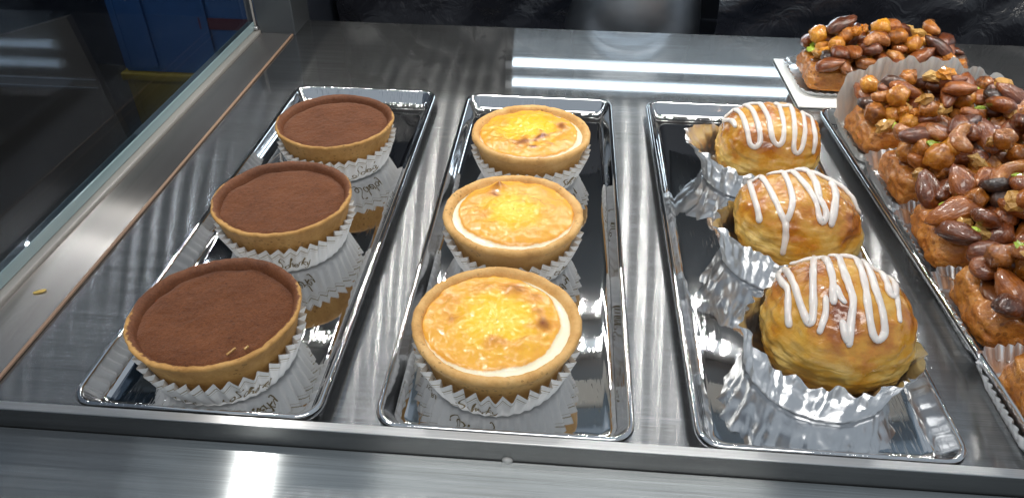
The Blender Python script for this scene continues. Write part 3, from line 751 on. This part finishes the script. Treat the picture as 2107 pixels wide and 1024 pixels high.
def icing(me, loc, strokes, org, scl, parent, rad):
    bvh = BVHTree.FromPolygons([v.co + Vector(loc) for v in me.vertices], [tuple(p.vertices) for p in me.polygons])
    depth = (Vector(loc) + Vector((0, 0, 0.03)) - CAM).length
    for st in strokes:
        rr = rad
        if isinstance(st[0], float): rr = rad * st[0]; st = st[1:]
        c = catmull([(org[0] + x * scl, org[1] + y * scl) for x, y in st], 9)
        pts, nr = [], []
        for q in c:
            d = ray(q.x, q.y); hit, n, _, _ = bvh.ray_cast(CAM, d)
            if hit is None: hit, n, _, _ = bvh.find_nearest(CAM + d * depth)
            pts.append(hit); nr.append(n)
        # even spacing, then smoothing along the strand
        ev, en = [pts[0]], [nr[0]]
        for p, n in zip(pts[1:], nr[1:]):
            if (p - ev[-1]).length > 0.0007:
                if (p - ev[-1]).length > 0.02: break
                ev.append(p); en.append(n)
        if len(ev) < 6: continue
        for _ in range(2):
            ev = [ev[0]] + [(ev[i - 1] + ev[i] * 2 + ev[i + 1]) / 4 for i in range(1, len(ev) - 1)] + [ev[-1]]
            en = [en[0]] + [((en[i - 1] + en[i] * 2 + en[i + 1]) / 4).normalized() for i in range(1, len(en) - 1)] + [en[-1]]
        ev = [p + n * rr * 0.30 - Vector(loc) for p, n in zip(ev, en)]
        link('icing_strand', tube_mesh('icing_strand', ev, en, rr), M_icing, parent)
I1 = [[(455, 192), (432, 160), (385, 158), (400, 125), (440, 108), (478, 130), (505, 200), (520, 268), (545, 287), (567, 262), (563, 195), (530, 110), (478, 68), (520, 52), (570, 82), (608, 150), (625, 240), (652, 278), (676, 250), (680, 180), (662, 100), (640, 62), (690, 62), (722, 115), (732, 200), (728, 295), (747, 316), (770, 280), (781, 200), (772, 110), (798, 108), (820, 180), (830, 250), (818, 318)]]
I2 = [[(566, 650), (560, 590), (532, 500), (520, 450), (558, 420), (600, 465), (642, 545), (672, 612), (690, 650), (690, 720), (676, 800)], [(690, 648), (716, 590), (722, 520), (692, 430), (655, 380)], [(592, 398), (605, 372), (645, 355), (695, 378), (752, 432), (802, 492), (836, 560), (850, 620), (866, 650), (884, 612), (872, 566), (842, 520)], [1.2, (722, 358), (780, 390), (830, 450), (850, 535)], [1.15, (735, 352), (795, 372), (865, 398), (940, 440), (1000, 500), (1036, 560), (1042, 602)], [1.2, (905, 455), (925, 500), (925, 560), (905, 668)]]
I3 = [[(460, 365), (455, 300), (455, 220), (432, 190), (412, 142), (450, 145), (480, 200), (510, 290), (540, 355), (552, 300), (552, 200), (555, 92)], [(462, 122), (510, 82), (560, 70), (602, 102), (626, 180), (632, 276)], [(602, 70), (642, 76), (666, 140), (690, 205), (706, 265), (696, 350), (690, 438)], [(664, 334), (674, 390), (688, 425)], [0.8, (640, 200), (655, 245), (682, 276)], [0.9, (600, 240), (600, 310), (574, 388)], [(650, 70), (702, 78), (732, 130), (755, 220), (768, 320), (784, 396), (806, 412), (826, 380), (816, 300), (792, 220), (770, 150), (742, 102)], [(740, 96), (790, 112), (830, 180), (850, 240), (866, 240), (864, 192), (836, 166)], [0.75, (870, 212), (880, 290), (886, 345)]]
def foil_cup(x, y, seed, label, base, top, hfun, turn=0.0):
    t = tag(empty('foil_cup', (x, y, 0.0016)), label, 'foil cup', 'silver foil cups')
    nv, seg, nf = 15, 240, 25; vs = []
    for i in range(nv):
        v = i / (nv - 1)
        for j in range(seg):
            a = 2 * math.pi * j / seg
            fl = a / (2 * math.pi) * nf + 0.8 * noise.noise(Vector((math.cos(a) * 3, math.sin(a) * 3, seed))); fl -= math.floor(fl)
            tr = 4 * abs(fl - 0.5) - 1
            h, fla = hfun(a)
            ca, sa = math.cos(a), math.sin(a)
            rr = base + (top - base) * (v ** 0.8) + fla * v * v
            rr += (0.0002 + 0.0015 * v) * tr
            rr += v * (0.0026 * noise.noise(Vector((ca * 5, sa * 5, v * 3 + seed)))) + 0.0016 * (0.3 + 0.7 * v) * noise.noise(Vector((ca * 11, sa * 11, v * 5 + seed)))
            z = 0.0006 + h * v * (1 + 0.22 * noise.noise(Vector((ca * 4, sa * 4, seed + 5)))) + 0.0010 * v * noise.noise(Vector((ca * 12, sa * 12, seed + v * 5)))
            vs.append((rr * ca, rr * sa, z))
    fs = grid_faces(nv, seg); b0 = len(vs); vs.append((0, 0, 0.0006)); fs += [(b0, (j + 1) % seg, j) for j in range(seg)]
    link('foil_sheet', mesh('foil_sheet', vs, fs), M_foil, t)
    return t
def lobe(a, c, wd):
    d = math.atan2(math.sin(a - c), math.cos(a - c)); return math.exp(-(d / wd) ** 2)
PU = [(0.2110, 0.2203, 0.0350, 0.0350, 0.0275), (0.2090, 0.1230, 0.0362, 0.0352, 0.0285), (0.2050, 0.0270, 0.0350, 0.0345, 0.0318)]
pl = ['rearmost iced puff bun with even looping white drizzle', 'middle iced puff bun with a forked drip of icing at its front', 'nearest iced puff bun with tall shiny brown top']
fl = ['silver foil cup flared out at the left under the rearmost puff bun', 'silver foil cup under the middle puff bun', 'crumpled silver foil cup under the nearest puff bun']
icg = [(I1, (1320, 180), 0.4296), (I2, (1320, 180), 0.4296), (I3, (1380, 480), 0.5314)]
hf = [lambda a: (0.022 + 0.008 * lobe(a, math.pi * 0.97, 0.55), 0.000 + 0.014 * lobe(a, math.pi * 0.97, 0.45)),
      lambda a: (0.023 + 0.006 * lobe(a, math.pi * 1.1, 0.7), 0.000 + 0.007 * lobe(a, math.pi * 1.1, 0.6)),
      lambda a: (0.024 + 0.005 * lobe(a, math.pi * 1.1, 0.6) + 0.004 * lobe(a, -0.35, 0.4), 0.000 + 0.005 * lobe(a, -0.45, 0.45) + 0.003 * lobe(a, math.pi * 1.1, 0.6))]
off = [(-0.006, -0.002), (-0.005, -0.004), (-0.003, -0.003)]
for i, (x, y, rx, ry, rz) in enumerate(PU):
    foil_cup(x + off[i][0], y + off[i][1], 2.2 + 7 * i, fl[i], 0.0362, 0.0392, hf[i])
    t = tag(empty('puff_bun', (x, y, 0.0030)), pl[i], 'pastry', 'iced puff buns on the third tray')
    me = puff(rx, ry, rz, 3.0 + 9.1 * i); link('pastry', me, M_puff, t)
    icing(me, (x, y, 0.0030), icg[i][0], icg[i][1], icg[i][2], t, 0.00180)

# ------------------------------------------------------------------ nut cakes
def ellip(name, rx, ry, rz, seed, amp=0.06, seg=18, nv=11, fn=None):
    vs = []
    for i in range(nv):
        ph = -math.pi / 2 + math.pi * i / (nv - 1)
        for j in range(seg):
            a = 2 * math.pi * j / seg; d = Vector((math.cos(a) * math.cos(ph), math.sin(a) * math.cos(ph), math.sin(ph)))
            s = 1 + amp * fbm((d.x * 1.7, d.y * 1.7, d.z * 1.7 + seed))
            p = Vector((d.x * rx * s, d.y * ry * s, d.z * rz * s))
            if fn: p = fn(p)
            vs.append(p)
    return mesh(name, vs, grid_faces(nv, seg))
def almond_fn(p): k = p.x / 0.0115; s = 1 - 0.30 * k; return Vector((p.x, p.y * s, p.z * (1 - 0.15 * k)))
def cashew_fn(p):
    a = p.x / 0.0075; r_ = 0.0072
    return Vector(((r_ + p.y) * math.sin(a), (r_ + p.y) * math.cos(a) - r_ * 0.6, p.z * (1 + 0.15 * math.sin(a))))
NUT = {
    'almond': ([ellip('almond', 0.0115, 0.0066, 0.0048, s, 0.16, fn=almond_fn) for s in (1, 5, 9)], M_almond, 0.0066),
    'hazelnut': ([ellip('hazelnut', 0.0069, 0.0066, 0.0064, s, 0.28) for s in (2, 6, 11)], M_hazel, 0.0066),
    'cashew': ([ellip('cashew', 0.0115, 0.0042, 0.0042, s, 0.18, fn=cashew_fn) for s in (3, 8)], M_cashew, 0.0062),
    'burnt_nut': ([ellip('burnt_nut', 0.0085, 0.0060, 0.0050, s, 0.22) for s in (4, 12)], M_burnt, 0.0058),
    'nut_chip': ([ellip('nut_chip', 0.0062, 0.0046, 0.0036, s, 0.45, 9, 6) for s in (7, 13)], M_chip, 0.0042),
    'nut_piece': ([ellip('nut_piece', 0.0050, 0.0040, 0.0036, s, 0.55, 11, 8) for s in (16, 21, 27)], M_hazel, 0.0038),
    'pistachio': ([ellip('pistachio', 0.0046, 0.0027, 0.0020, s, 0.35, 9, 6) for s in (14, 15)], M_pist, 0.0026),
}
for ms, mt, _ in NUT.values():
    for me in ms:
        me.materials.append(mt); me.polygons.foreach_set('use_smooth', [len(me.vertices) > 100] * len(me.polygons))
def cake_mesh(lx, ly, h, seed):
    bm = bmesh.new(); bmesh.ops.create_cube(bm, size=2.0)
    bmesh.ops.subdivide_edges(bm, edges=bm.edges[:], cuts=26, use_grid_fill=True)
    for v in bm.verts:
        d = v.co.copy(); e = 7.0
        k = max(abs(d.x), abs(d.y), abs(d.z)) / ((abs(d.x) ** e + abs(d.y) ** e + abs(d.z) ** e) ** (1 / e)); d *= k
        p = Vector((d.x * lx / 2, d.y * ly / 2, (d.z + 1) * h / 2))
        if d.z > 0: p.x *= 1 - 0.04 * d.z; p.y *= 1 - 0.06 * d.z
        q = fbm((p.x * 60, p.y * 60, p.z * 60 + seed)); q2 = fbm((p.x * 240, p.y * 240, p.z * 240 + seed), 3)
        v.co = p + Vector((d.x, d.y, 0.5 * max(d.z, 0))) * (0.0026 * q + 0.0010 * q2)
    me = bpy.data.meshes.new('cake_body'); bm.to_mesh(me); bm.free(); return me
def nut_cake(x, y, lx, ly, h, z0, seed, label, nn, xmax):
    """x is the left end, y the middle"""
    r2 = random.Random(seed)
    t = tag(empty('nut_cake', (x + lx / 2, y, z0)), label, 'cake', 'nut topped caramel cakes at the right')
    link('cake_body', cake_mesh(lx, ly, h, seed * 1.7), M_cake, t)
    gl = ellip('caramel_glaze', lx / 2 * 0.92, ly / 2 * 0.86, 0.0055, seed, 0.05, 40, 16); o = link('caramel_glaze', gl, M_caramel, t); o.location = (0, 0, h - 0.002)
    placed = []; tries = 0
    kinds = ['hazelnut'] * 8 + ['almond'] * 14 + ['cashew'] * 5 + ['burnt_nut'] * 2 + ['nut_chip'] * 3 + ['nut_piece'] * 5 + ['pistachio'] * 4
    while len(placed) < nn and tries < 2500:
        tries += 1
        kd = r2.choice(kinds) if len(placed) > 8 else r2.choice(('hazelnut', 'almond', 'almond', 'cashew'))
        if len(placed) > nn - 5: kd = 'pistachio' if len(placed) % 2 else 'nut_chip'
        ms, mt, r_ = NUT[kd]
        px = r2.uniform(-lx / 2 + 0.006, min(lx / 2 - 0.006, xmax - x - lx / 2)); py = r2.uniform(-ly / 2 + 0.002, ly / 2 - 0.002)
        e = 1 - (2 * px / lx) ** 4 * 0.4 - (2 * py / ly) ** 2 * 0.35
        z = h + r_ * 0.40 + 0.005 * e
        for (qx, qy, qz, qr) in placed:
            d2 = (px - qx) ** 2 + (py - qy) ** 2; s = (r_ + qr) * 0.80
            if d2 < s * s: z = max(z, qz + math.sqrt(s * s - d2) * 0.85)
        if z > h + (0.010 if len(placed) < nn * 0.5 else 0.030) * e ** 1.5 + 0.002: continue
        placed.append((px, py, z, r_))
        o = bpy.data.objects.new(kd, r2.choice(ms)); col.objects.link(o); o.parent = t
        o.location = (px, py, z); o.rotation_euler = (r2.uniform(-0.5, 0.5), r2.uniform(-0.6, 0.6), r2.uniform(0, 6.28))
        s = r2.uniform(0.98, 1.32); o.scale = (s, s * r2.uniform(0.92, 1.08), s)
    return t
def foil_case(x, y, lx, ly, z0, seed, label, hl, hb, hfr, mat):
    """fluted case round a slice: taller or lower on each side"""
    t = tag(empty('cake_case', (x + lx / 2, y, z0)), label, 'foil cup', 'cases round the nut cakes')
    nv = 10; base = rrect(-lx / 2, lx / 2, -ly / 2, ly / 2, 0.012, 26); n = len(base) * 2; pts = []
    for k in range(len(base)):
        a = Vector(base[k]); b = Vector(base[(k + 1) % len(base)]); pts += [a, (a + b) / 2]
    # resample evenly so the long sides carry flutes too
    per = [0.0]
    for k in range(len(pts)): per.append(per[-1] + (pts[(k + 1) % len(pts)] - pts[k]).length)
    seg = 260; rs = []; j = 0
    for k in range(seg):
        s = per[-1] * k / seg
        while per[j + 1] < s: j += 1
        f = (s - per[j]) / max(per[j + 1] - per[j], 1e-9); rs.append(pts[j].lerp(pts[(j + 1) % len(pts)], f))
    vs = []
    for i in range(nv):
        v = i / (nv - 1)
        for k in range(seg):
            p = rs[k]; tn = (rs[(k + 2) % seg] - rs[k - 2]).normalized(); nr = Vector((tn.y, -tn.x))
            fl_ = k / seg * 64; fl_ -= math.floor(fl_); tr = 4 * abs(fl_ - 0.5) - 1
            wl = min(max(-nr.x, 0), 1); wb = min(max(nr.y, 0), 1); wf = min(max(-nr.y, 0), 1); wr = min(max(nr.x, 0), 1)
            h = hl * wl * wl + hb * wb * wb + hfr * wf * wf + hfr * wr * wr
            nz = noise.noise(Vector((p.x * 70, p.y * 70, seed))); nz2 = noise.noise(Vector((p.x * 200, p.y * 200, seed + v * 4)))
            o = (0.004 + 0.006 * wb) * v + (0.0002 + 0.0011 * v) * tr + v * (0.0016 * nz + 0.0011 * nz2)
            vs.append((p.x + nr.x * o, p.y + nr.y * o, 0.0006 + h * v * (1 + 0.25 * nz) + 0.001 * v * nz2))
    fs = grid_faces(nv, seg); b0 = len(vs); vs.append((0, 0, 0.0006)); fs += [(b0, (k + 1) % seg, k) for k in range(seg)]
    link('fluted_sheet', mesh('fluted_sheet', vs, fs), mat, t)
    return t
M_greypaper = plain('silvery_paper', (0.62, 0.62, 0.60), 0.32, Metallic=0.35)
card = link('white_card', boxmesh('white_card', 0.266, 0.432, 0.338, 0.442, 0.0008, 0.0022, 0.0003), M_card, smooth=False)
tag(card, 'square white card lying on the steel floor under the rearmost nut cake', 'card')
# (left x, mid y, length, depth, label bits)
ZT = 0.0020
CK = [(0.279, 0.394, 0.132, 0.064, 0.0030, 'nut topped cake standing on the white card behind the tray', 'low silver case of the nut cake on the white card', (0.004, 0.004, 0.004)),
      (0.292, 0.276, 0.118, 0.060, ZT, 'rearmost nut topped cake on the right tray in front of tall fluted paper', 'case with a tall pale fluted back round the rearmost nut cake of the tray', (0.010, 0.050, 0.006)),
      (0.294, 0.203, 0.110, 0.056, ZT, 'second nut topped cake from the back of the right tray', 'foil case of the second nut cake on the right tray', (0.012, 0.013, 0.006)),
      (0.292, 0.134, 0.100, 0.054, ZT, 'third nut topped cake from the back of the right tray', 'foil case of the third nut cake on the right tray', (0.012, 0.011, 0.006)),
      (0.291, 0.066, 0.095, 0.054, ZT, 'fourth nut topped cake from the back of the right tray', 'foil case of the fourth nut cake on the right tray', (0.012, 0.010, 0.006)),
      (0.289, -0.001, 0.090, 0.052, ZT, 'nearest nut topped cake of the right tray low at the picture edge', 'foil case of the nearest nut cake on the right tray', (0.010, 0.012, 0.005))]
xm = [0.43, 0.43, 0.42, 0.40, 0.385, 0.37]
for i, (x, y, lx, ly, z0, lb, fb, hh) in enumerate(CK):
    nut_cake(x, y, lx, ly, 0.020 if i == 0 else 0.025, z0 + 0.0008, 40 + i * 3, lb, (100, 94, 84, 72, 54, 38)[i], xm[i])
    foil_case(x - 0.0035, y, lx + 0.007, ly + 0.006, z0 - 0.0004, 3.3 + i * 2.9, fb, hh[0], hh[1], hh[2], M_greypaper if i == 1 else M_foil)

# ------------------------------------------------------------------ small things
me = ellip('seed_flake', 0.0038, 0.0015, 0.0006, 3, 0.2, 12, 7); o = link('seed_flake', me, plain('dry_flake', (0.55, 0.38, 0.10), 0.6)); o.location = (-0.2355, 0.0486, 0.0018); o.rotation_euler = (0, 0, 0.5)
tag(o, 'small dry yellow flake lying on the left steel ledge', 'flake')
me = ellip('water_drop', 0.0026, 0.0016, 0.0017, 5, 0.1, 14, 9); o = link('water_drop', me, plain('clear_drop', (0.75, 0.75, 0.72), 0.08, Transmission_Weight=0.4, Coat_Weight=1.0)); o.location = (0.0463, -0.0463, 0.0012)
tag(o, 'shiny clear drop at the foot of the front lip', 'drop')
